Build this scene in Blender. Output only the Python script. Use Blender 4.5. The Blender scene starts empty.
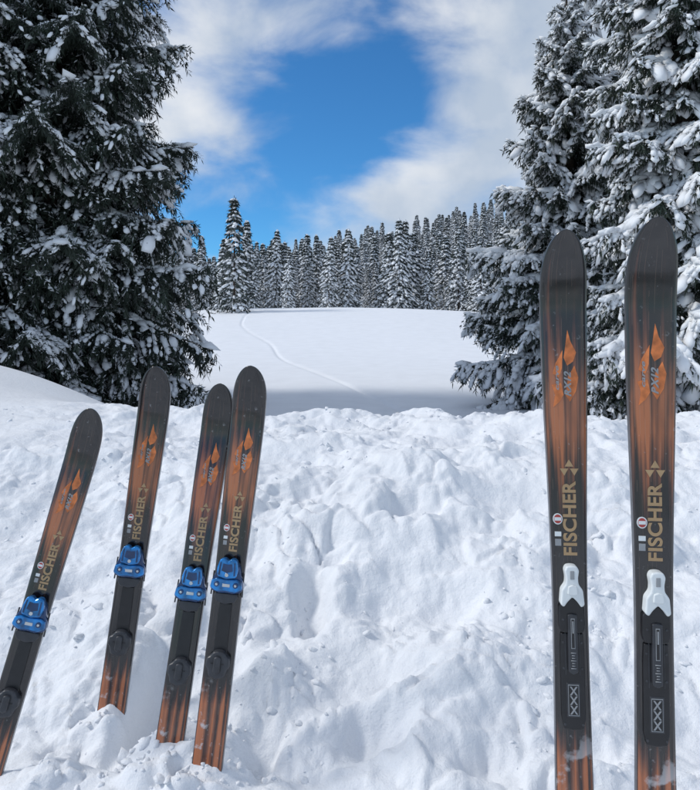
import bpy, bmesh, math, random
import numpy as np
from mathutils import Vector, Matrix
EYE=1.5
scn=bpy.context.scene
col=scn.collection
rs=np.random.RandomState(7)
random.seed(5)

# ------------------------------------------------------------------ noise
def _h(ix,iy,seed):
    n=(ix.astype(np.int64)*374761393+iy.astype(np.int64)*668265263+seed*1274126177)&0xffffffff
    n=((n^(n>>13))*1274126177)&0xffffffff
    n=(n^(n>>16))&0xffffffff
    return n/4294967295.0
def gnoise(x,y,seed=0):
    ix=np.floor(x);iy=np.floor(y);fx=x-ix;fy=y-iy
    u=fx*fx*fx*(fx*(fx*6-15)+10);v=fy*fy*fy*(fy*(fy*6-15)+10)
    def g(a,b):
        t=_h(ix+a,iy+b,seed)*2*np.pi
        return np.cos(t)*(fx-a)+np.sin(t)*(fy-b)
    return ((g(0,0)*(1-u)+g(1,0)*u)*(1-v)+(g(0,1)*(1-u)+g(1,1)*u)*v)*1.5
def fbm(x,y,seed=0,o=4):
    s=0;a=1
    for i in range(o):
        s=s+a*gnoise(x,y,seed+i*17);x=x*2.03+3.1;y=y*2.03+1.7;a*=.5
    return s
def worley(x,y,seed=0):
    ix=np.floor(x);iy=np.floor(y);best=np.full(x.shape,9.0);sec=np.full(x.shape,9.0);cid=np.zeros(x.shape)
    for a in (-1,0,1):
        for b in (-1,0,1):
            cx=ix+a+_h(ix+a,iy+b,seed);cy=iy+b+_h(ix+a,iy+b,seed+9)
            d=(cx-x)**2+(cy-y)**2
            m=d<best
            sec=np.where(m,best,np.minimum(sec,d))
            best=np.where(m,d,best);cid=np.where(m,_h(ix+a,iy+b,seed+21),cid)
    return np.sqrt(best),cid,np.sqrt(sec)-np.sqrt(best)
def sst(a,b,x):
    t=np.clip((x-a)/(b-a),0,1);return t*t*(3-2*t)

# ------------------------------------------------------------------ terrain height (relative to eye level)
PY=np.array([-8,0,1.6,2.15,2.45,3,3.5,4,4.6,5.4,6.2,8,11,17,30,45,58,66,80,100,200,400,1200.])
PZ=np.array([-1.5,-1.48,-1.45,-1.455,-1.385,-1.18,-.97,-.82,-.74,-.70,-.85,-1.5,-1.9,-1.95,-1.5,-.3,1.5,2.2,2.3,2.9,18,45,60.])
_d=np.diff(PZ)/np.diff(PY)
_m=np.zeros(len(PY));_m[0]=_d[0];_m[-1]=_d[-1]
for i in range(1,len(PY)-1):
    if _d[i-1]*_d[i]>0:
        _m[i]=2*_d[i-1]*_d[i]/(_d[i-1]+_d[i])
def prof(y):
    y=np.clip(y,PY[0],PY[-1]-.01)
    i=np.clip(np.searchsorted(PY,y,side='right')-1,0,len(PY)-2)
    h=PY[i+1]-PY[i];t=(y-PY[i])/h
    return ((2*t**3-3*t**2+1)*PZ[i]+(t**3-2*t**2+t)*h*_m[i]+(-2*t**3+3*t**2)*PZ[i+1]+(t**3-t**2)*h*_m[i+1])
TRX=np.array([2.0,1.5,-.2,-2.5,-5,-7.8,-8.9,-9.6]);TRY=np.array([12,16,22,30,40,50,56,64.])
DIMPLES=[(-.71,2.5,.085,.17,.20),(-.78,2.30,.06,.10,.07),(.62,1.98,.10,.10,.11),(.78,2.25,.12,.07,.09),
 (-.17,2.98,.080,.15,.16),(-.12,3.30,.11,.12,.08),(.10,2.36,.13,.08,.13),(.30,2.95,.26,.22,.11),(.02,2.62,.16,.12,.06),
 (.45,2.2,.10,.08,.05),(.35,3.5,.16,.10,.07),(-.5,3.3,.13,.1,.07),(.7,3.6,.2,.12,.06),(-.3,2.3,.07,.12,.07),(-1.2,3.6,.2,.13,.06),(1.3,3.3,.2,.15,.06),
 (.44,2.55,.15,.12,-.10),(-.30,2.62,.09,.12,-.07),(.12,3.9,.4,.12,-.04),(-.02,2.18,.11,.06,-.04),
 (-.90,2.36,.06,.04,-.05),(-.81,2.38,.04,.03,-.03),(-.66,2.11,.06,.04,-.045),(-.57,2.12,.035,.03,-.035),(-.51,2.07,.05,.035,-.05),(-.41,2.08,.04,.03,-.03)]
def Z(x,y,fine=True):
    wob=.35*gnoise(x*.35+5,y*0+1.3,3)
    rough=sst(7.2,5.2,y)*(1-.88*sst(-1.2,-2.4,x+.35*(y-4.3))*sst(4.0,4.7,y))
    yy=y+wob*sst(2.6,4,y)*sst(9,6,y)
    z=prof(yy)
    z=z+1.22*sst(1.0,5.0,-x)*np.exp(-((y-8.5)/2.3)**2)
    z=z-1.3*sst(26,60,y)*((x+3)/26.)**2*sst(140,70,y)*np.where(np.abs(x)<60,1,0)*np.clip(1-(np.abs(x)-30)/30,0,1)
    z=z+30*np.tanh(x*.22/30)*sst(95,190,y)
    z=z+.10*gnoise(x*.12,y*.09,5)*sst(8,20,y)
    near=sst(9,6,y)
    wx=x+.08*gnoise(x*3.1,y*3.1,44)+.035*gnoise(x*8,y*8,40)+.012*gnoise(x*19,y*19,42)
    wy=y+.08*gnoise(x*3.1,y*3.1,45)+.035*gnoise(x*8+9,y*8,41)+.012*gnoise(x*19,y*19,43)
    z=z+rough*(.095*gnoise(x*1.1+2,y*1.3,11)+.070*gnoise(wx*2.7,wy*3.0,12)+.024*gnoise(wx*5.5,wy*6.0,13))
    # broken slabs and blocks thrown up by the plough, then softened by new snow
    w0,c0,e0=worley(wx*2.6,wy*3.0,30)
    z=z+rough*.060*(c0-.3)*sst(.0,.34,e0)*sst(-.2,.3,gnoise(x*.9,y*.9,49))
    w1,c1,e1=worley(wx*6.3,wy*6.8,31)
    z=z+rough*.040*c1*sst(.0,.40,e1)*sst(-.12,.35,gnoise(x*1.3,y*1.3,50))
    w2,c2,e2=worley(wx*13,wy*14,32)
    z=z+rough*.020*c2*sst(.0,.50,e2)*sst(-.15,.35,gnoise(x*2.1+7,y*2.1,51))
    w3,c3,e3=worley(wx*27,wy*27,33)
    z=z+rough*.009*c3*np.clip(1.5-1.9*w3,0,1)*sst(-.15,.35,gnoise(x*3.1+3,y*3.1,52))
    z=z+rough*(.010*fbm(x*9,y*9,60,3)+.006*np.abs(gnoise(x*21,y*21,64))*sst(-.3,.3,gnoise(x*1.9,y*1.9,66)))
    z=z+near*.006*gnoise(x*3,y*3,70)
    for (cx,cy,sx,sy,dp) in DIMPLES:
        r=((x-cx+.025*gnoise(x*10,y*10,90))/sx)**2+((y-cy+.025*gnoise(x*10,y*10,91))/sy)**2
        z=z-dp*np.exp(-r**1.6)
    tx=np.interp(y,TRY,TRX)+.25*np.sin(y*.35)
    m=sst(12,15,y)*sst(64,60,y)
    z=z-np.exp(-((x-tx)/.09)**2)*m*.06
    return z+EYE
def zat(x,y):
    return float(Z(np.array([float(x)]),np.array([float(y)]))[0])

# ------------------------------------------------------------------ materials
def mat(name):
    m=bpy.data.materials.new(name);m.use_nodes=True
    nt=m.node_tree;b=nt.nodes['Principled BSDF'];return m,nt,b
def simple(name,c,rough=.5,metal=0,noise=0,scale=30,coat=0):
    m,nt,b=mat(name)
    b.inputs['Roughness'].default_value=rough;b.inputs['Metallic'].default_value=metal
    b.inputs['Coat Weight'].default_value=coat
    n=nt.nodes.new('ShaderNodeTexNoise');n.inputs['Scale'].default_value=scale;n.inputs['Detail'].default_value=4
    tc=nt.nodes.new('ShaderNodeTexCoord');nt.links.new(tc.outputs['Object'],n.inputs['Vector'])
    r=nt.nodes.new('ShaderNodeValToRGB')
    r.color_ramp.elements[0].position=.3;r.color_ramp.elements[1].position=.7
    k=noise
    r.color_ramp.elements[0].color=(*[v*(1-k) for v in c],1);r.color_ramp.elements[1].color=(*[min(1,v*(1+k)) for v in c],1)
    nt.links.new(n.outputs['Fac'],r.inputs['Fac']);nt.links.new(r.outputs['Color'],b.inputs['Base Color'])
    return m
def snow_mat(name,base,bump=True):
    m,nt,b=mat(name)
    b.inputs['Roughness'].default_value=.65
    b.inputs['Specular IOR Level'].default_value=.2
    tc=nt.nodes.new('ShaderNodeTexCoord')
    n=nt.nodes.new('ShaderNodeTexNoise');n.inputs['Scale'].default_value=1.5;n.inputs['Detail'].default_value=6
    nt.links.new(tc.outputs['Object'],n.inputs['Vector'])
    r=nt.nodes.new('ShaderNodeValToRGB')
    r.color_ramp.elements[0].position=.3;r.color_ramp.elements[1].position=.7
    r.color_ramp.elements[0].color=(*[v*.94 for v in base],1);r.color_ramp.elements[1].color=(*base,1)
    nt.links.new(n.outputs['Fac'],r.inputs['Fac']);nt.links.new(r.outputs['Color'],b.inputs['Base Color'])
    if bump:
        n1=nt.nodes.new('ShaderNodeTexNoise');n1.inputs['Scale'].default_value=85;n1.inputs['Detail'].default_value=6;n1.inputs['Roughness'].default_value=.7
        n2=nt.nodes.new('ShaderNodeTexNoise');n2.inputs['Scale'].default_value=22;n2.inputs['Detail'].default_value=6;n2.inputs['Roughness'].default_value=.6
        for q in (n1,n2): nt.links.new(tc.outputs['Object'],q.inputs['Vector'])
        b1=nt.nodes.new('ShaderNodeBump');b1.inputs['Strength'].default_value=.6;b1.inputs['Distance'].default_value=.006
        b2=nt.nodes.new('ShaderNodeBump');b2.inputs['Strength'].default_value=.5;b2.inputs['Distance'].default_value=.02
        nt.links.new(n1.outputs['Fac'],b1.inputs['Height']);nt.links.new(n2.outputs['Fac'],b2.inputs['Height'])
        nt.links.new(b2.outputs['Normal'],b1.inputs['Normal']);nt.links.new(b1.outputs['Normal'],b.inputs['Normal'])
    return m
M_snow=snow_mat('snow',(.835,.852,.88))
M_tsnow=snow_mat('tree_snow',(.86,.88,.905),False)
M_needle=simple('spruce_needles',(.022,.034,.023),.7,0,.55,2.5)
M_fneedle=simple('frosted_needles',(.045,.058,.052),.8,0,.6,1.5)
M_bark=simple('bark',(.055,.04,.03),.9,0,.4,12)

def new_obj(name,me,parent=None):
    o=bpy.data.objects.new(name,me);col.objects.link(o)
    if parent: o.parent=parent
    return o
def mesh_np(name,V,groups,smooth=()):
    me=bpy.data.meshes.new(name)
    V=np.asarray(V,dtype=np.float32)
    nl=sum(f.size for f,_,_ in groups);nf=sum(len(f) for f,_,_ in groups)
    me.vertices.add(len(V));me.vertices.foreach_set('co',V.ravel())
    me.loops.add(nl);me.polygons.add(nf)
    li=np.concatenate([f.ravel() for f,_,_ in groups]).astype(np.int32)
    tot=np.concatenate([np.full(len(f),f.shape[1]) for f,_,_ in groups])
    st=np.concatenate([[0],np.cumsum(tot)[:-1]]).astype(np.int32)
    me.loops.foreach_set('vertex_index',li)
    me.polygons.foreach_set('loop_start',st)
    me.polygons.foreach_set('loop_total',tot.astype(np.int32))
    mi=np.concatenate([np.full(len(f),i) for i,(f,_,_) in enumerate(groups)]).astype(np.int32)
    sm=np.concatenate([np.full(len(f),bool(s)) for f,_,s in groups])
    for _,m,_ in groups: me.materials.append(m)
    me.polygons.foreach_set('material_index',mi);me.polygons.foreach_set('use_smooth',sm)
    me.update(calc_edges=True);me.validate()
    return me

# ------------------------------------------------------------------ ground sheet
inner=np.arange(-.36,.36,.0012)
outer=.36+np.cumsum(.0016*1.045**np.arange(1,100));outer=outer[outer<2.8]
S=np.concatenate([-outer[::-1],inner,outer])
ys=[-4.]
while ys[-1]<1200:
    y=ys[-1]
    if y<1.7: st=.06
    elif y<4.2: st=.0095
    elif y<6.4: st=.014
    else: st=min(.014+(y-6.4)*.014,12)
    ys.append(y+st)
Y=np.array(ys)
SS,YY=np.meshgrid(S,Y)
XX=SS*(YY+6)
ZZ=Z(XX.ravel(),YY.ravel())
V=np.stack([XX.ravel(),YY.ravel(),ZZ],1)
nr,nc=SS.shape
idx=np.arange(nr*nc).reshape(nr,nc)
F=np.stack([idx[:-1,:-1],idx[:-1,1:],idx[1:,1:],idx[1:,:-1]],-1).reshape(-1,4)
new_obj('snow_ground',mesh_np('snow_ground',V,[(F,M_snow,True)]))

# ------------------------------------------------------------------ icosphere template
def ico(sub):
    bm=bmesh.new();bmesh.ops.create_icosphere(bm,subdivisions=sub,radius=1)
    bm.verts.index_update()
    v=np.array([q.co[:] for q in bm.verts]);f=np.array([[q.index for q in p.verts] for p in bm.faces]);bm.free();return v,f
ICO1=ico(1);ICO2=ico(2)
def blobs(P,D,size,rng,tmpl,jit=.22,flat=.5,lump=0.):
    tv,tf=tmpl;n=len(P)
    if n==0: return np.zeros((0,3)),np.zeros((0,3),int)
    D=D/np.linalg.norm(D,axis=1,keepdims=True)
    up=np.array([0,0,1.]);s=np.cross(up,D);s/=np.linalg.norm(s,axis=1,keepdims=True)+1e-9
    u=np.cross(D,s)
    t=tv[None]*(1+jit*rng.randn(n,len(tv),1))
    if lump>0:
        for fr in (2.2,3.6,6.0):
            k=rng.randn(n,3);k/=np.linalg.norm(k,axis=1,keepdims=True)
            ph=rng.rand(n,1)*6.28
            q=np.einsum('vj,nj->nv',tv,k)*fr+ph
            t=t*(1+lump*(2.2/fr)*np.sin(q))[:,:,None]
    t=t.copy();t[:,:,2]=np.where(t[:,:,2]<0,t[:,:,2]*flat,t[:,:,2])
    t=t*size[:,None,:]
    V=P[:,None]+t[:,:,0:1]*D[:,None]+t[:,:,1:2]*s[:,None]+t[:,:,2:3]*u[:,None]
    F=tf[None]+(np.arange(n)*len(tv))[:,None,None]
    return V.reshape(-1,3),F.reshape(-1,3)

# broken crumbs of snow on the bank
rng=np.random.RandomState(3)
n=3000
cy=2.0+3.6*rng.rand(n)**1.1;cx=(rng.rand(n)*2-1)*(cy*.62+.3)
keep=(gnoise(cx*1.6,cy*1.6,88)+.5*gnoise(cx*5,cy*5,89)>.12);cx=cx[keep];cy=cy[keep]
for (x,y) in ((-.865,2.42),(-.604,2.16),(-.456,2.12)):
    cx=np.concatenate([cx,x+rng.randn(30)*.10]);cy=np.concatenate([cy,y+rng.randn(30)*.06])
n=len(cx)
cz=Z(cx,cy)
sz=np.clip(.0060*np.exp(rng.randn(n)*.6),.002,.020)
size=sz[:,None]*np.stack([1+.9*rng.rand(n),.8+.5*rng.rand(n),.5+.4*rng.rand(n)],1)
a=rng.rand(n)*6.28
V,F=blobs(np.stack([cx,cy,cz-sz*.15],1),np.stack([np.cos(a),np.sin(a),.5*rng.randn(n)],1),size,rng,ICO2,.06,.9,.32)
new_obj('snow_chunks',mesh_np('snow_chunks',V,[(F,M_snow,True)]))

# ------------------------------------------------------------------ spruce branches
def sprigs(P,D,k,ln,wd,rng,down=.35,spread=.8):
    n=len(P)*k
    P=np.repeat(P,k,0);D=np.repeat(D,k,0)
    d=D+spread*rng.randn(n,3);d[:,2]-=down
    d/=np.linalg.norm(d,axis=1,keepdims=True)
    w=np.cross(d,rng.randn(n,3));w/=np.linalg.norm(w,axis=1,keepdims=True)
    l=ln*(.6+.8*rng.rand(n,1));w=w*wd*(.7+.6*rng.rand(n,1))
    V=np.stack([P,P+d*l*.45+w,P+d*l,P+d*l*.45-w],1).reshape(-1,3)
    F=np.arange(n*4).reshape(n,4)
    return V,F
def tube(pts,r0,r1,ns=5):
    pts=np.asarray(pts);m=len(pts)
    a=np.arange(ns)/ns*2*np.pi
    d=np.gradient(pts,axis=0);d/=np.linalg.norm(d,axis=1,keepdims=True)
    ref=np.array([0,0,1.]) if abs(d[0,2])<.8 else np.array([1.,0,0])
    s=np.cross(d,ref);s/=np.linalg.norm(s,axis=1,keepdims=True);u=np.cross(s,d)
    r=np.linspace(r0,r1,m)[:,None,None]
    V=(pts[:,None]+r*(np.cos(a)[None,:,None]*s[:,None]+np.sin(a)[None,:,None]*u[:,None])).reshape(-1,3)
    F=[]
    for i in range(m-1):
        for j in range(ns):
            F.append([i*ns+j,i*ns+(j+1)%ns,(i+1)*ns+(j+1)%ns,(i+1)*ns+j])
    return V,np.array(F)
def combine(parts):
    off=0;Vs=[];Fs=[]
    for v,f in parts:
        if len(v)==0: continue
        Vs.append(v);Fs.append(f+off);off+=len(v)
    return np.concatenate(Vs),Fs
def branch_proto(L,seed,snow):
    rng=np.random.RandomState(seed)
    def ax(t):
        return np.array([L*t,.05*L*math.sin(3*t+seed),-.18*L*t**1.4+.10*L*t**4])
    P=[];D=[];SP=[];SD=[];SW=[]
    m=max(6,int(L/.09))
    for t in np.linspace(.04,1,m*2):
        p=ax(t);d=ax(min(t+.02,1.02))-p;d/=np.linalg.norm(d)
        P.append(p);D.append(d)
        if t>.2 and rng.rand()<snow*.8: SP.append(p);SD.append(d);SW.append(1.2)
    for i,t in enumerate(np.linspace(.10,.98,m)):
        for sg in (-1,1):
            p=ax(t);ang=sg*math.radians(62-22*t+rng.randn()*9)
            l=L*(.40*(1-t)**.75+.06)*(.65+.6*rng.rand())*min(1,.35+t*2.2)
            hd=np.array([math.cos(ang),math.sin(ang),0]);dr=.45+.6*rng.rand()
            nn=max(3,int(l/.045))
            for q in np.linspace(.08,1,nn):
                pp=p+hd*l*q+np.array([0,0,-dr*l*q**1.7-.05*q])
                dd=hd+np.array([0,0,-dr*1.7*q**.7]);dd/=np.linalg.norm(dd)
                P.append(pp);D.append(dd)
                if rng.rand()<.5*snow*(.5+.7*q): SP.append(pp);SD.append(dd);SW.append(1.0)
    P=np.array(P);D=np.array(D)
    parts=[sprigs(P,D,3,.12,.012,rng)]
    sel=P[rng.rand(len(P))<.35]
    parts.append(sprigs(sel,np.tile([0.1,0,-1.],(len(sel),1)),3,.18,.013,rng,.6,.35))
    nb=len(parts)
    SP=np.array(SP);SD=np.array(SD);SW=np.array(SW)[:,None]
    pn=.5+gnoise(SP[:,0]*2.4+seed,SP[:,1]*2.4,seed)
    kp=pn>(.40 if snow<.9 else .08)
    SP=SP[kp];SD=SD[kp];SW=SW[kp];pn=pn[kp]
    n=len(SP)
    patch=(.50+.75*np.clip(pn,0,1))[:,None]
    big=np.minimum(np.exp(rng.randn(n,1)*.40),2.0)*SW*(.60+.50*min(snow,1.25))*patch
    size=np.concatenate([.078*big*(.8+.5*rng.rand(n,1)),.043*big*(.8+.5*rng.rand(n,1)),.034*big],1)
    parts.append(blobs(SP+np.array([0,0,.022])+rng.randn(n,3)*.014,SD,size,rng,ICO1,.16,.5,.20))
    sel=P[rng.rand(len(P))<.45*min(snow,1.2)];sd=np.tile([.3,0,-.2],(len(sel),1))
    ds=sprigs(sel+np.array([0,0,.02]),sd,1,.09,.010,rng,.1,.9)
    parts.append(tube([ax(t) for t in np.linspace(0,.95,8)],.012+.012*L,.005))
    parts.append(ds)
    V,Fs=combine(parts)
    return mesh_np('spruce_branch',V,[(np.concatenate(Fs[:nb]),M_needle,False),(Fs[nb],M_tsnow,True),(Fs[nb+1],M_bark,True),(Fs[nb+2],M_tsnow,False)])
PRO={}
for sn,key in ((.74,'light'),(1.4,'heavy')):
    PRO[key]=[(L,[branch_proto(L,int(L*10)+k*7+int(sn*100),sn) for k in range(3)]) for L in (.6,1.2,2.1,3.2)]

def spruce(x,y,H,R,key,seed,zb=None,low=.4,dens=1.0,pw=.85,name='spruce_tree'):
    rng=np.random.RandomState(seed)
    if zb is None: zb=zat(x,y)-.1
    pts=np.array([[.06*math.sin(h*.7+seed),.05*math.cos(h*.5+seed),h] for h in np.linspace(0,H,14)])
    V,F=tube(pts,.016*H+.04,.012,9)
    tr=new_obj(name,mesh_np('spruce_trunk',V,[(F,M_bark,True)]))
    tr.location=(x,y,zb)
    h=low
    while h<H-.15:
        f=h/H
        r=R*(1-f)**pw*(1 if f>.06 else .75+4*f)+.12
        nb=int(round((7.5 if r>1 else 6)*dens))
        a0=rng.rand()*6.28
        for i in range(nb):
            L=r*(.64+.55*rng.rand())
            cands=min(PRO[key],key=lambda q:abs(math.log(q[0]/L)))
            me=cands[1][rng.randint(3)]
            o=bpy.data.objects.new('branch',me);col.objects.link(o);o.parent=tr
            s=L/cands[0]
            o.location=(0,0,h+rng.randn()*.1)
            pitch=math.radians(-18+44*f+rng.randn()*7)
            o.rotation_euler=(rng.randn()*.12,-pitch,a0+i*6.283/nb+rng.randn()*.18)
            o.scale=(s,s*(.85+.3*rng.rand()),s)
        h+=(.26+.20*min(1,r/2))*(.75+.5*rng.rand())
    return tr
spruce(-6.6,15.0,17.5,3.5,'light',1,pw=.58)
spruce(-9.6,13.2,16.5,3.5,'light',2,pw=.6)
spruce(-9.4,18.5,17,3.6,'light',3,pw=.6)
spruce(5.5,17.0,10.9,2.85,'heavy',4,low=.25)
spruce(6.2,12.6,15.5,2.35,'heavy',5,low=.3,pw=.72)
spruce(8.6,19.0,14.5,3.0,'heavy',6)
spruce(9.2,13.5,14.0,2.6,'heavy',8)

# ------------------------------------------------------------------ distant spruces
def far_tree(H,R,seed,snow=1.):
    rng=np.random.RandomState(seed)
    P=[];D=[];SP=[];SD=[];SS_=[]
    h=.3
    while h<H-.1:
        f=h/H;r=R*(1-f)**.9+.05
        r*=.75+.45*rng.rand()
        nb=8;a0=rng.rand()*6.28
        for i in range(nb):
            a=a0+i*.785+rng.randn()*.2;L=r*(.55+.6*rng.rand())
            hd=np.array([math.cos(a),math.sin(a),0]);hj=h+rng.randn()*.12*min(1,r)
            for q in (.35,.6,.82,1.):
                p=np.array([0,0,hj])+hd*L*q+np.array([0,0,-.50*L*q**1.5])
                d=hd+np.array([0,0,-.6]);P.append(p);D.append(d)
                if rng.rand()<.80*snow:
                    SP.append(p+np.array([0,0,.07])+rng.randn(3)*.05);SD.append(d)
                    SS_.append(np.array([.25,.16,.10])*(.6+.8*rng.rand())*min(1,.40+L))
        h+=.34*(.75+.5*rng.rand())
    v,f=blobs(np.array(SP),np.array(SD),np.array(SS_),rng,ICO1,.15,.6)
    pts=np.array([[0,0,q] for q in np.linspace(-.5,H,6)])
    parts=[sprigs(np.array(P),np.array(D),3,.36,.055,rng,.5,.5),(v,f),tube(pts,.13,.02)]
    V,Fs=combine(parts)
    return mesh_np('distant_spruce',V,[(Fs[0],M_fneedle,False),(Fs[1],M_tsnow,True),(Fs[2],M_bark,True)])
FAR=[far_tree(10,1.75+.15*(i%3),50+i,[1.0,.8,1.1,.7,.9][i]) for i in range(5)]
MID=far_tree(10,1.75,77,.36)
forest=bpy.data.objects.new('distant_forest',None);col.objects.link(forest)
rng=np.random.RandomState(12)
def plant(x,y,s):
    o=bpy.data.objects.new('tree',FAR[rng.randint(5)]);col.objects.link(o);o.parent=forest
    o.location=(x,y,zat(x,y)-.2);o.scale=(s*(.85+.3*rng.rand()),)*2+(s,)
    o.rotation_euler=(rng.randn()*.02,rng.randn()*.02,rng.rand()*6.28)
y=88.
while y<225:
    st=4.0+(y-88)*.018
    x=-.62*y-8
    while x<.66*y+8:
        if rng.rand()<.92:
            plant(x+rng.randn()*1.4,y+rng.randn()*1.6,.66+.62*rng.rand()**1.1)
        x+=st*(.75+.5*rng.rand())
    y+=st
for i in range(34):
    x=14+rng.rand()*28;plant(x,74+rng.rand()*16-(x-14)*.6,.5+.65*rng.rand())
for i in range(14):
    x=-14-rng.rand()*30;plant(x,74+rng.rand()*16,.6+.4*rng.rand())
o=new_obj('spruce_tree',MID);o.location=(-10.3,60,zat(-10.3,60)-.3);o.scale=(1.12,1.12,1.07)
o=new_obj('spruce_tree',FAR[3]);o.location=(-11.9,64,zat(-11.9,64)-.3);o.scale=(.9,.9,.72)

# ------------------------------------------------------------------ skis
def ski_material(name,tail0):
    m,nt,b=mat(name);N=nt.nodes;Lk=nt.links
    at=N.new('ShaderNodeAttribute');at.attribute_name='t'
    au=N.new('ShaderNodeAttribute');au.attribute_name='u'
    def math_(op,a,bv=None,c=None,clamp=False):
        q=N.new('ShaderNodeMath');q.operation=op;q.use_clamp=clamp
        for i,v in enumerate((a,bv,c)):
            if v is None: continue
            if isinstance(v,(int,float)): q.inputs[i].default_value=v
            else: Lk.new(v,q.inputs[i])
        return q.outputs[0]
    def comb(x,y):
        c=N.new('ShaderNodeCombineXYZ');Lk.new(x,c.inputs[0]);Lk.new(y,c.inputs[1]);return c.outputs[0]
    t=at.outputs['Fac'];u=au.outputs['Fac']
    n1=N.new('ShaderNodeTexNoise');n1.inputs['Scale'].default_value=1;n1.inputs['Detail'].default_value=2;n1.inputs['Roughness'].default_value=.45
    Lk.new(comb(math_('MULTIPLY',u,3.6),math_('MULTIPLY',t,1.1)),n1.inputs['Vector'])
    n2=N.new('ShaderNodeTexNoise');n2.inputs['Scale'].default_value=1;n2.inputs['Detail'].default_value=2
    Lk.new(comb(math_('MULTIPLY',u,2.5),math_('MULTIPLY',t,8.)),n2.inputs['Vector'])
    env=N.new('ShaderNodeValToRGB');cr=env.color_ramp
    pts=[(0,.10),(.05,.26),(.10,.32),(.15,.38),(.19,.46),(.24,.56),(.29,.58),(.34,.48),(.41,.30),(.60,.12),(tail0,.28),(tail0+.06,.54),(1,.62)]
    cr.elements[0].position=0;cr.elements[0].color=(pts[0][1],)*3+(1,)
    cr.elements[1].position=1;cr.elements[1].color=(pts[-1][1],)*3+(1,)
    for p,v in pts[1:-1]:
        e=cr.elements.new(p);e.color=(v,v,v,1)
    Lk.new(math_('DIVIDE',t,1.7),env.inputs['Fac'])
    s=math_('ADD',math_('MULTIPLY',n1.outputs['Fac'],.8),math_('MULTIPLY',n2.outputs['Fac'],.2))
    k=math_('SUBTRACT',math_('ADD',s,env.outputs['Color']),.86)
    mask=math_('MULTIPLY',k,3.8,clamp=True)
    mx=N.new('ShaderNodeValToRGB');c2=mx.color_ramp
    c2.elements[0].position=0;c2.elements[0].color=(.010,.009,.010,1)
    c2.elements[1].position=1;c2.elements[1].color=(.46,.145,.055,1)
    e=c2.elements.new(.35);e.color=(.07,.028,.020,1)
    e=c2.elements.new(.7);e.color=(.25,.083,.038,1)
    Lk.new(mask,mx.inputs['Fac'])
    w=math_('FRACT',math_('MULTIPLY',math_('ADD',u,1.),4.5))
    pin=math_('LESS_THAN',w,.07)
    pm=math_('MULTIPLY',math_('MULTIPLY',pin,math_('GREATER_THAN',n2.outputs['Fac'],.50)),math_('MULTIPLY',env.outputs['Color'],.7))
    mp=N.new('ShaderNodeMix');mp.data_type='RGBA';Lk.new(pm,mp.inputs[0]);Lk.new(mx.outputs['Color'],mp.inputs[6]);mp.inputs[7].default_value=(.36,.24,.17,1)
    au2=math_('ABSOLUTE',u)
    rim=math_('GREATER_THAN',au2,.93)
    mm=N.new('ShaderNodeMix');mm.data_type='RGBA';Lk.new(math_('MULTIPLY',rim,.8),mm.inputs[0])
    Lk.new(mp.outputs[2],mm.inputs[6]);mm.inputs[7].default_value=(.02,.018,.02,1)
    n3=N.new('ShaderNodeTexNoise');n3.inputs['Scale'].default_value=70;n3.inputs['Detail'].default_value=6
    tc=N.new('ShaderNodeTexCoord');Lk.new(tc.outputs['Object'],n3.inputs['Vector'])
    sc=math_('MULTIPLY',math_('SUBTRACT',n3.outputs['Fac'],.66),7,clamp=True)
    n4=N.new('ShaderNodeTexNoise');n4.inputs['Scale'].default_value=16;n4.inputs['Detail'].default_value=6
    Lk.new(tc.outputs['Object'],n4.inputs['Vector'])
    low=math_('MULTIPLY',math_('SUBTRACT',t,1.15),4.,clamp=True)
    stuck=math_('MULTIPLY',math_('MULTIPLY',math_('SUBTRACT',n4.outputs['Fac'],.57),16,clamp=True),low)
    m2=N.new('ShaderNodeMix');m2.data_type='RGBA';Lk.new(math_('MAXIMUM',math_('MULTIPLY',sc,.4),stuck),m2.inputs[0])
    Lk.new(mm.outputs[2],m2.inputs[6]);m2.inputs[7].default_value=(.65,.66,.68,1)
    Lk.new(m2.outputs[2],b.inputs['Base Color'])
    Lk.new(math_('ADD',math_('MULTIPLY',n3.outputs['Fac'],.16),math_('ADD',math_('MULTIPLY',stuck,.5),.07)),b.inputs['Roughness'])
    b.inputs['Specular IOR Level'].default_value=.6
    b.inputs['Coat Weight'].default_value=.5;b.inputs['Coat Roughness'].default_value=.06
    return m
M_skiA=ski_material('ski_topsheet',.69)
M_edge=simple('ski_edge',(.25,.25,.26),.35,.9,.2)
M_gold=simple('gold_lettering',(.42,.28,.15),.4,.2,.1)
M_white=simple('white_plastic',(.74,.77,.77),.35,0,.05)
M_blk=simple('black_plastic',(.012,.012,.014),.35,0,.3)
M_gry=simple('grey_plastic',(.035,.037,.043),.4,0,.3)
M_lgry=simple('print_grey',(.30,.31,.32),.5,0,.1)
M_blue=simple('blue_plastic',(.006,.17,.46),.14,.45,.6,32,.7)
M_blued=simple('dark_blue_plastic',(.003,.035,.12),.2,.2,.4,20,.5)
M_metal=simple('steel',(.55,.56,.58),.25,1,.1)
M_red=simple('red_print',(.45,.06,.05),.5,0,.1)
M_or=simple('orange_print',(.62,.18,.05),.4,0,.4,45)

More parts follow.
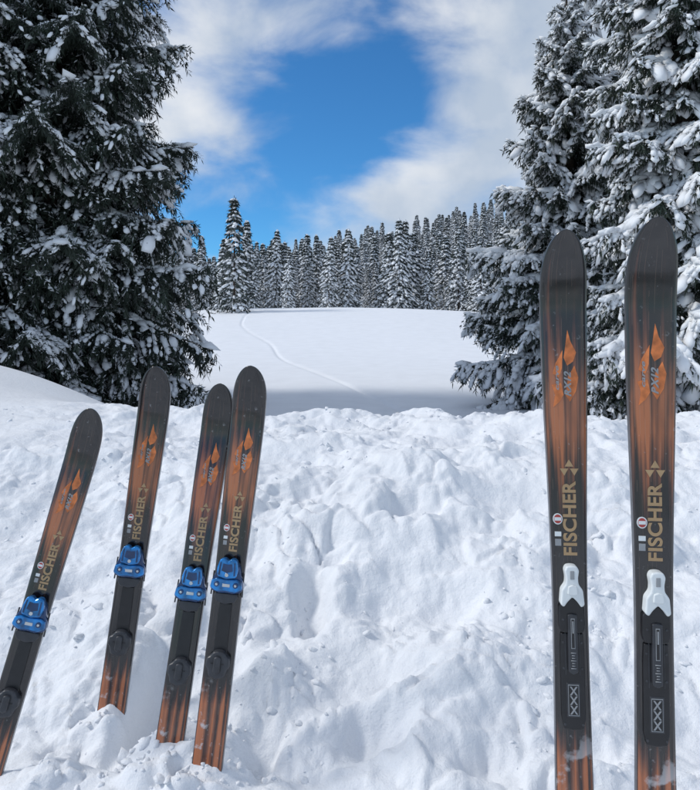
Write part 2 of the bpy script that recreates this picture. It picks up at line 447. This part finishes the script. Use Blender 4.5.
def extr(name,pts,d0,d1,m,parent,bev=.002,seg=2):
    bm=bmesh.new()
    vs=[bm.verts.new((p[0],-d0,p[1])) for p in pts]
    f=bm.faces.new(vs)
    r=bmesh.ops.extrude_face_region(bm,geom=[f])
    nv=[q for q in r['geom'] if isinstance(q,bmesh.types.BMVert)]
    for v in nv: v.co.y=-d1
    bmesh.ops.recalc_face_normals(bm,faces=bm.faces)
    if bev>0:
        ed=[e for e in bm.edges if e.verts[0].co.y<-d0-1e-6 or e.verts[1].co.y<-d0-1e-6]
        bmesh.ops.bevel(bm,geom=ed,offset=bev,segments=seg,affect='EDGES',profile=.5,clamp_overlap=True)
    me=bpy.data.meshes.new(name);bm.to_mesh(me);bm.free();me.materials.append(m)
    for p in me.polygons: p.use_smooth=len(p.vertices)==4 and p.area<2e-5
    return new_obj(name,me,parent)
def mir(pts):
    return pts+[(-x,z) for x,z in reversed(pts) if abs(x)>1e-6]
def circ(cx,cz,r,n=20,sx=1,sz=1):
    return [(cx+r*sx*math.cos(i*2*math.pi/n),cz+r*sz*math.sin(i*2*math.pi/n)) for i in range(n)]
def box(cx,cz,w,h):
    return [(cx-w/2,cz-h/2),(cx+w/2,cz-h/2),(cx+w/2,cz+h/2),(cx-w/2,cz+h/2)]
def lettering(body,size,length,off,x,z,parent,m,yy,shear=0,name='lettering'):
    cu=bpy.data.curves.new('txt','FONT');cu.body=body;cu.size=size;cu.offset=off;cu.shear=shear
    cu.align_x='CENTER';cu.align_y='CENTER';cu.space_character=1.05
    ob=bpy.data.objects.new('txt',cu);col.objects.link(ob)
    bpy.context.view_layer.update()
    me=bpy.data.meshes.new_from_object(ob.evaluated_get(bpy.context.evaluated_depsgraph_get()))
    bpy.data.objects.remove(ob)
    xs=[v.co.x for v in me.vertices];sx=length/(max(xs)-min(xs))
    for v in me.vertices:
        a,b_=v.co.x*sx,v.co.y
        v.co=(-b_+x,-yy,a+z)
    me.materials.clear();me.materials.append(m)
    return new_obj(name,me,parent)

TH=.013
def make_ski(tip,low,L,k,kind,yaw=0.,wt=.112,waist=.72):
    tip=Vector(tip);low=Vector(low)
    zax=(tip-low).normalized()
    toward=Vector((math.sin(yaw),-math.cos(yaw),0))
    yax=-(toward-zax*toward.dot(zax)).normalized()
    xax=yax.cross(zax).normalized()
    W=Matrix((xax,yax,zax)).transposed().to_4x4()
    W.translation=tip-zax*L
    nu=12
    V=[];T=[];U=[]
    def width(s):
        q=(L-s);wm=wt*waist
        a=.15*k
        if q<a:
            e=q/a
            return wt*(1-(1-e)**2.6)**.54
        e=(q-a)/(L*.52-a)
        if e<1: return wt+(wm-wt)*(e*e*(3-2*e))
        e=(q-L*.52)/(L*.48);return wm+(wt*.88-wm)*min(1,e)**1.5
    ss=np.concatenate([np.linspace(0,L-.2,90),L-.2*(1-np.linspace(0,1,60)**.7)[1:]])
    ss[-1]=L-1e-4
    for s in ss:
        q=L-s;w=max(width(s),.002)
        bend=-.055*max(0,1-q/.22)**2
        th=TH*(.45+.55*min(1,q/.35))
        for j in range(nu+1):
            u=-1+2*j/nu
            V.append((u*w/2,bend-.0018*(1-u**6),s));T.append(q/k);U.append(u)
        for j in range(nu+1):
            u=-1+2*j/nu
            V.append((u*(w/2+.001),bend+th,s));T.append(q/k);U.append(u)
    F=[];FS=[]
    R=2*(nu+1)
    for i in range(len(ss)-1):
        for j in range(nu):
            a=i*R+j;F.append((a,a+1,a+R+1,a+R))
            a=i*R+nu+1+j;FS.append((a,a+R,a+R+1,a+1))
        a=i*R;FS.append((a,a+R,a+R+nu+1,a+nu+1))
        a=i*R+nu;FS.append((a,a+nu+1,a+R+nu+1,a+R))
    e=(len(ss)-1)*R
    for j in range(nu): FS.append((e+j,e+j+1,e+nu+2+j,e+nu+1+j))
    me=mesh_np('ski',V,[(np.array(F),M_skiA,True),(np.array(FS),M_edge,False)])
    at=me.attributes.new('t','FLOAT','POINT');at.data.foreach_set('value',np.array(T,dtype=np.float32))
    au=me.attributes.new('u','FLOAT','POINT');au.data.foreach_set('value',np.array(U,dtype=np.float32))
    sk=new_obj('ski',me);sk.matrix_world=W
    z=lambda t:L-t*k
    e0=.0024;r_=kind=='r'
    ws=wt/.112
    # irregular flame-like emblem in several pieces
    for em in ([(.006,.262),(.012,.285),(.022,.305),(.016,.322),(.004,.330),(-.002,.315),(.002,.290)],
               [(-.004,.300),(-.006,.335),(-.012,.352),(-.024,.345),(-.018,.325),(-.010,.312)],
               [(.018,.330),(.025,.352),(.020,.378),(.008,.398),(.000,.385),(.006,.350)],
               [(-.008,.362),(-.004,.385),(-.012,.398),(-.024,.408),(-.020,.384),(-.026,.366)]):
        extr('emblem',[(x*1.25*ws,z(.335+(t-.335)*1.3)) for x,t in em],e0-.001,e0,M_or,sk,0)
    lettering('RX12',.022*k,.062*k,.0008,.006*ws,z(.375),sk,M_lgry,e0+.0009,.35)
    lettering('carve',.013*k,.060*k,.0003,-.020*ws,z(.36),sk,M_lgry,e0+.0009,.3)
    tc_=.700 if r_ else .628
    lettering('FISCHER',.043*k,.178*k,.0013,.004,z(tc_),sk,M_gold,e0+.0006)
    tz=tc_-.113
    for dx,up in ((-.012,0),(.012,0),(0,1)):
        cz=z(tz)+(.021*k if up else 0)
        tri=[((dx-.010)*k+.004,cz+.008*k),((dx+.010)*k+.004,cz+.008*k),(dx*k+.004,cz-.009*k)] if not up else [((dx-.010)*k+.004,cz-.008*k),((dx+.010)*k+.004,cz-.008*k),(dx*k+.004,cz+.009*k)]
        extr('mark',tri,e0-.001,e0+.0004,M_gold,sk,0)
    st=tc_;sx=-.026*ws
    extr('sticker',circ(sx,z(st),.0115*k,24,1,1.15),e0-.001,e0+.0012,M_white,sk,0)
    extr('sticker_ring',circ(sx,z(st),.0092*k,24,1,1.15),e0,e0+.0016,M_red,sk,0)
    extr('sticker_centre',box(sx,z(st),.016*k,.008*k),e0,e0+.0020,M_white,sk,0)
    extr('label',box(sx,z(st+.036),.015*k,.011*k),e0-.001,e0+.0012,M_white,sk,0)
    extr('label_print',box(sx,z(st+.056),.014*k,.016*k),e0-.001,e0+.0012,M_lgry,sk,0)
    if r_:
        t0=z(.805)
        pts=mir([(0.0,t0),(.012,t0-.002),(.017,t0-.012),(.014,t0-.030),(.015,t0-.044),(.025,t0-.058),(.028,t0-.092),(.020,t0-.098),(.012,t0-.086),(0,t0-.074)])
        extr('toe_binding',pts,.000,.026,M_white,sk,.004,3)
        extr('toe_slot',box(0,t0-.022,.010,.020),.024,.0275,M_lgry,sk,.001)
        extr('toe_lever',mir([(0,t0-.044),(.010,t0-.048),(.012,t0-.066),(0,t0-.068)]),.024,.031,M_white,sk,.002)
        extr('toe_base',mir([(0,t0-.076),(.016,t0-.086),(.030,t0-.100),(.031,t0-.145),(.026,t0-.160),(0,t0-.163)]),0,.014,M_blk,sk,.003)
        extr('track_plate',mir([(0,t0-.164),(.026,t0-.164),(.028,t0-.20),(.028,t0-.36),(.022,t0-.385),(0,t0-.388)]),0,.009,M_blk,sk,.002)
        extr('track_rail',mir([(0,t0-.115),(.011,t0-.117),(.011,t0-.250),(0,t0-.256)]),.008,.0195,M_gry,sk,.002)
        extr('rail_slot',box(0,t0-.160,.009,.07),.019,.0203,M_lgry,sk,0)
        extr('rail_slot_inner',box(0,t0-.160,.0065,.066),.019,.0209,M_blk,sk,0)
        extr('rail_mark',box(0,t0-.145,.003,.028),.0195,.0216,M_lgry,sk,0)
        for q in range(7): extr('rail_tick',box(0,t0-.205-.006*q,.012 if q%3==0 else .007,.0015),.019,.0203,M_lgry,sk,0)
        for s_ in (-1,1):
            extr('rail_line',box(s_*.0165,t0-.20,.0018,.12),.0085,.0098,M_gry,sk,0)
            for q in (.13,.185,.245,.375):
                extr('screw',circ(s_*.021,t0-q,.0030,10),.008,.0100 if q>.17 else .0150,M_gry,sk,.0006)
        extr('badge',box(0,t0-.318,.032,.080),.008,.0105,M_gry,sk,.002)
        extr('badge_frame',box(0,t0-.318,.025,.072),.010,.0112,M_lgry,sk,0)
        extr('badge_inner',box(0,t0-.318,.0225,.068),.0105,.0118,M_blk,sk,0)
        for a in (-.022,0,.022):
            for s_ in (-1,1):
                c=t0-.318+a
                extr('badge_cross',[(-.009,c-s_*.010),(-.005,c-s_*.010),(.009,c+s_*.010),(.005,c+s_*.010)],.0113,.0124+.0003*s_,M_lgry,sk,0)
    else:
        tb=z(.805);g=k*1.2
        body=mir([(0,tb+.046*g),(.026*g,tb+.044*g),(.036*g,tb+.030*g),(.042*g,tb+.004*g),(.050*g,tb-.012*g),(.053*g,tb-.034*g),(.046*g,tb-.044*g),(.022*g,tb-.050*g),(0,tb-.048*g)])
        extr('binding_body',body,.0,.026,M_blued,sk,.005,3)
        up=mir([(0,tb+.052*g),(.010*g,tb+.062*g),(.026*g,tb+.058*g),(.034*g,tb+.030*g),(.030*g,tb+.004*g),(0,tb-.002*g)])
        extr('binding_claw',up,.022,.046,M_blue,sk,.006,3)
        extr('claw_recess',mir([(0,tb+.044*g),(.014*g,tb+.046*g),(.018*g,tb+.024*g),(0,tb+.018*g)]),.045,.0468,M_blued,sk,0)
        for s_ in (-1,1):
            extr('claw_rib',[(s_*.020*g,tb+.050*g),(s_*.024*g,tb+.050*g),(s_*.027*g,tb+.012*g),(s_*.022*g,tb+.010*g)],.045,.050,M_blued,sk,.001)
        lo=mir([(0,tb-.004*g),(.030*g,tb-.002*g),(.048*g,tb-.010*g),(.051*g,tb-.032*g),(.030*g,tb-.043*g),(0,tb-.040*g)])
        extr('binding_wing',lo,.024,.036,M_blue,sk,.004,3)
        for s_ in (-1,1):
            extr('pivot',circ(s_*.030*g,tb-.020*g,.0085*g,16),.034,.040,M_blued,sk,.001)
            extr('pivot_cap',circ(s_*.030*g,tb-.020*g,.0040*g,12),.038,.042,M_metal,sk,.0006)
            extr('brake_arm',[(s_*.046*g,tb+.012*g),(s_*.050*g,tb+.012*g),(s_*.052*g,tb-.06*g),(s_*.048*g,tb-.06*g)],.004,.009,M_gry,sk,0)
        extr('spring_window',box(0,tb-.022*g,.024*g,.010*g),.034,.0372,M_metal,sk,.001)
        extr('adjust_screw',circ(0,tb+.012*g,.006*g,14),.044,.0485,M_metal,sk,.001)
        extr('anti_friction_pad',mir([(0,tb-.050*g),(.034*g,tb-.050*g),(.038*g,tb-.062*g),(.028*g,tb-.078*g),(0,tb-.084*g)]),0,.020,M_gry,sk,.004,3)
        extr('binding_track',mir([(0,tb-.084*g),(.020*g,tb-.084*g),(.022*g,tb-.24*g),(0,tb-.242*g)]),0,.006,M_blk,sk,.002)
        th=z(1.125);g=k*1.0
        hp=mir([(0,th+.052*g),(.020*g,th+.048*g),(.028*g,th+.034*g),(.043*g,th+.026*g),(.046*g,th-.002*g),(.036*g,th-.016*g),(.030*g,th-.040*g),(0,th-.050*g)])
        extr('heel_binding',hp,0,.030,M_gry,sk,.008,3)
        extr('heel_ridge',mir([(0,th+.036*g),(.013*g,th+.032*g),(.014*g,th-.020*g),(0,th-.028*g)]),.026,.040,M_gry,sk,.005,3)
        extr('heel_slot',box(0,th+.008*g,.050*g,.004*g),.029,.0310,M_blk,sk,0)
    return sk
E=EYE
make_ski((-.888,2.35,-.275+E),(-1.150,2.15,-1.388+E),1.50,.86,'l',.10,.106,.84)
make_ski((-.720,2.55,-.138+E),(-.865,2.45,-1.363+E),1.50,.90,'l',.05,.116,.84)
make_ski((-.462,2.45,-.200+E),(-.610,2.20,-1.485+E),1.52,.86,'l',.02,.108,.84)
make_ski((-.328,2.30,-.125+E),(-.462,2.15,-1.436+E),1.52,.86,'l',-.05,.114,.84)
make_ski((.527,1.68,.240+E),(.534,1.60,-1.092+E),1.78,1.0,'r',-.1,.112)
make_ski((.690,1.55,.250+E),(.682,1.50,-1.024+E),1.78,.98,'r',-.1,.112)

# ------------------------------------------------------------------ sky
EL=math.radians(44);AZ=math.radians(-92)
w=bpy.data.worlds.new('World');scn.world=w;w.use_nodes=True
nt=w.node_tree;N=nt.nodes;Lk=nt.links
bg=N['Background'];bg.inputs['Strength'].default_value=.11
sky=N.new('ShaderNodeTexSky');sky.sky_type='NISHITA';sky.sun_disc=False
sky.sun_elevation=EL;sky.sun_rotation=AZ;sky.altitude=1200;sky.dust_density=.3;sky.ozone_density=2.0
tc=N.new('ShaderNodeTexCoord')
def vm(op,a,b=None):
    q=N.new('ShaderNodeVectorMath');q.operation=op
    for i,v in enumerate((a,b)):
        if v is None: continue
        if isinstance(v,tuple): q.inputs[i].default_value=v
        else: Lk.new(v,q.inputs[i])
    return q
def mt(op,a,b=None,c=None,clamp=False):
    q=N.new('ShaderNodeMath');q.operation=op;q.use_clamp=clamp
    for i,v in enumerate((a,b,c)):
        if v is None: continue
        if isinstance(v,(int,float)): q.inputs[i].default_value=v
        else: Lk.new(v,q.inputs[i])
    return q.outputs[0]
D=vm('NORMALIZE',tc.outputs['Generated']).outputs[0]
nz=N.new('ShaderNodeTexNoise');nz.inputs['Scale'].default_value=6.0;nz.inputs['Detail'].default_value=9;nz.inputs['Roughness'].default_value=.52;nz.inputs['Distortion'].default_value=.3
Lk.new(vm('MULTIPLY',D,(1,1,1.9)).outputs[0],nz.inputs['Vector'])
acc=mt('MULTIPLY',nz.outputs['Fac'],2.0)
acc=mt('SUBTRACT',acc,.36)
# thinner and thicker parts of the cloud deck, given as (azimuth, elevation) in degrees
def patch(az,el,rad,amt):
    global acc
    az=math.radians(az);el=math.radians(el)
    c=(math.sin(az)*math.cos(el),math.cos(az)*math.cos(el),math.sin(el))
    d=vm('DISTANCE',D,c).outputs['Value']
    g=mt('EXPONENT',mt('MULTIPLY',mt('POWER',mt('DIVIDE',d,rad),2),-1))
    acc=mt('ADD',acc,mt('MULTIPLY',g,amt))
patch(-1,15.5,.12,-.52)
patch(-9.5,11,.11,-.45)
patch(4,19.5,.10,-.38)
patch(-13,7,.08,-.25)
patch(-4,25,.16,-.18)
patch(11,22,.12,.22)
patch(15,15,.16,.35)
patch(-12.5,18.5,.07,.40)
patch(4,9.5,.09,.42)
patch(-5,7,.06,.20)
cov=N.new('ShaderNodeMapRange');cov.interpolation_type='SMOOTHSTEP';cov.inputs['From Min'].default_value=.10;cov.inputs['From Max'].default_value=.95
Lk.new(acc,cov.inputs['Value'])
nz2=N.new('ShaderNodeTexNoise');nz2.inputs['Scale'].default_value=4.5;nz2.inputs['Detail'].default_value=7
Lk.new(vm('ADD',D,(3.3,1.2,.4)).outputs[0],nz2.inputs['Vector'])
cc=N.new('ShaderNodeValToRGB');cc.color_ramp.elements[0].position=.40;cc.color_ramp.elements[1].position=.60
cc.color_ramp.elements[0].color=(4.6,5.35,6.4,1);cc.color_ramp.elements[1].color=(7.5,7.75,8.1,1)
Lk.new(nz2.outputs['Fac'],cc.inputs['Fac'])
skc=N.new('ShaderNodeMix');skc.data_type='RGBA';skc.blend_type='MULTIPLY';skc.inputs[0].default_value=1
Lk.new(sky.outputs[0],skc.inputs[6]);skc.inputs[7].default_value=(.38,.92,1.30,1)
mx=N.new('ShaderNodeMix');mx.data_type='RGBA'
Lk.new(mt('MULTIPLY',cov.outputs[0],.95),mx.inputs[0]);Lk.new(skc.outputs[2],mx.inputs[6]);Lk.new(cc.outputs['Color'],mx.inputs[7])
Lk.new(mx.outputs[2],bg.inputs['Color'])

sl=bpy.data.lights.new('sun','SUN');sl.energy=2.15;sl.angle=math.radians(11);sl.color=(1,.965,.91)
so=bpy.data.objects.new('sun',sl);col.objects.link(so)
sd=Vector((math.cos(EL)*math.sin(AZ),math.cos(EL)*math.cos(AZ),math.sin(EL)))
so.rotation_euler=sd.to_track_quat('Z','Y').to_euler();so.location=sd*30

cd=bpy.data.cameras.new('camera');co=bpy.data.objects.new('camera',cd);col.objects.link(co)
cd.sensor_width=36;cd.lens=674/790*36;cd.shift_y=-65/790;cd.clip_end=3000;cd.clip_start=.05
co.location=(0,0,EYE);co.rotation_euler=(math.radians(90),0,0)
scn.camera=co
scn.view_settings.view_transform='Standard';scn.view_settings.look='None';scn.view_settings.exposure=0
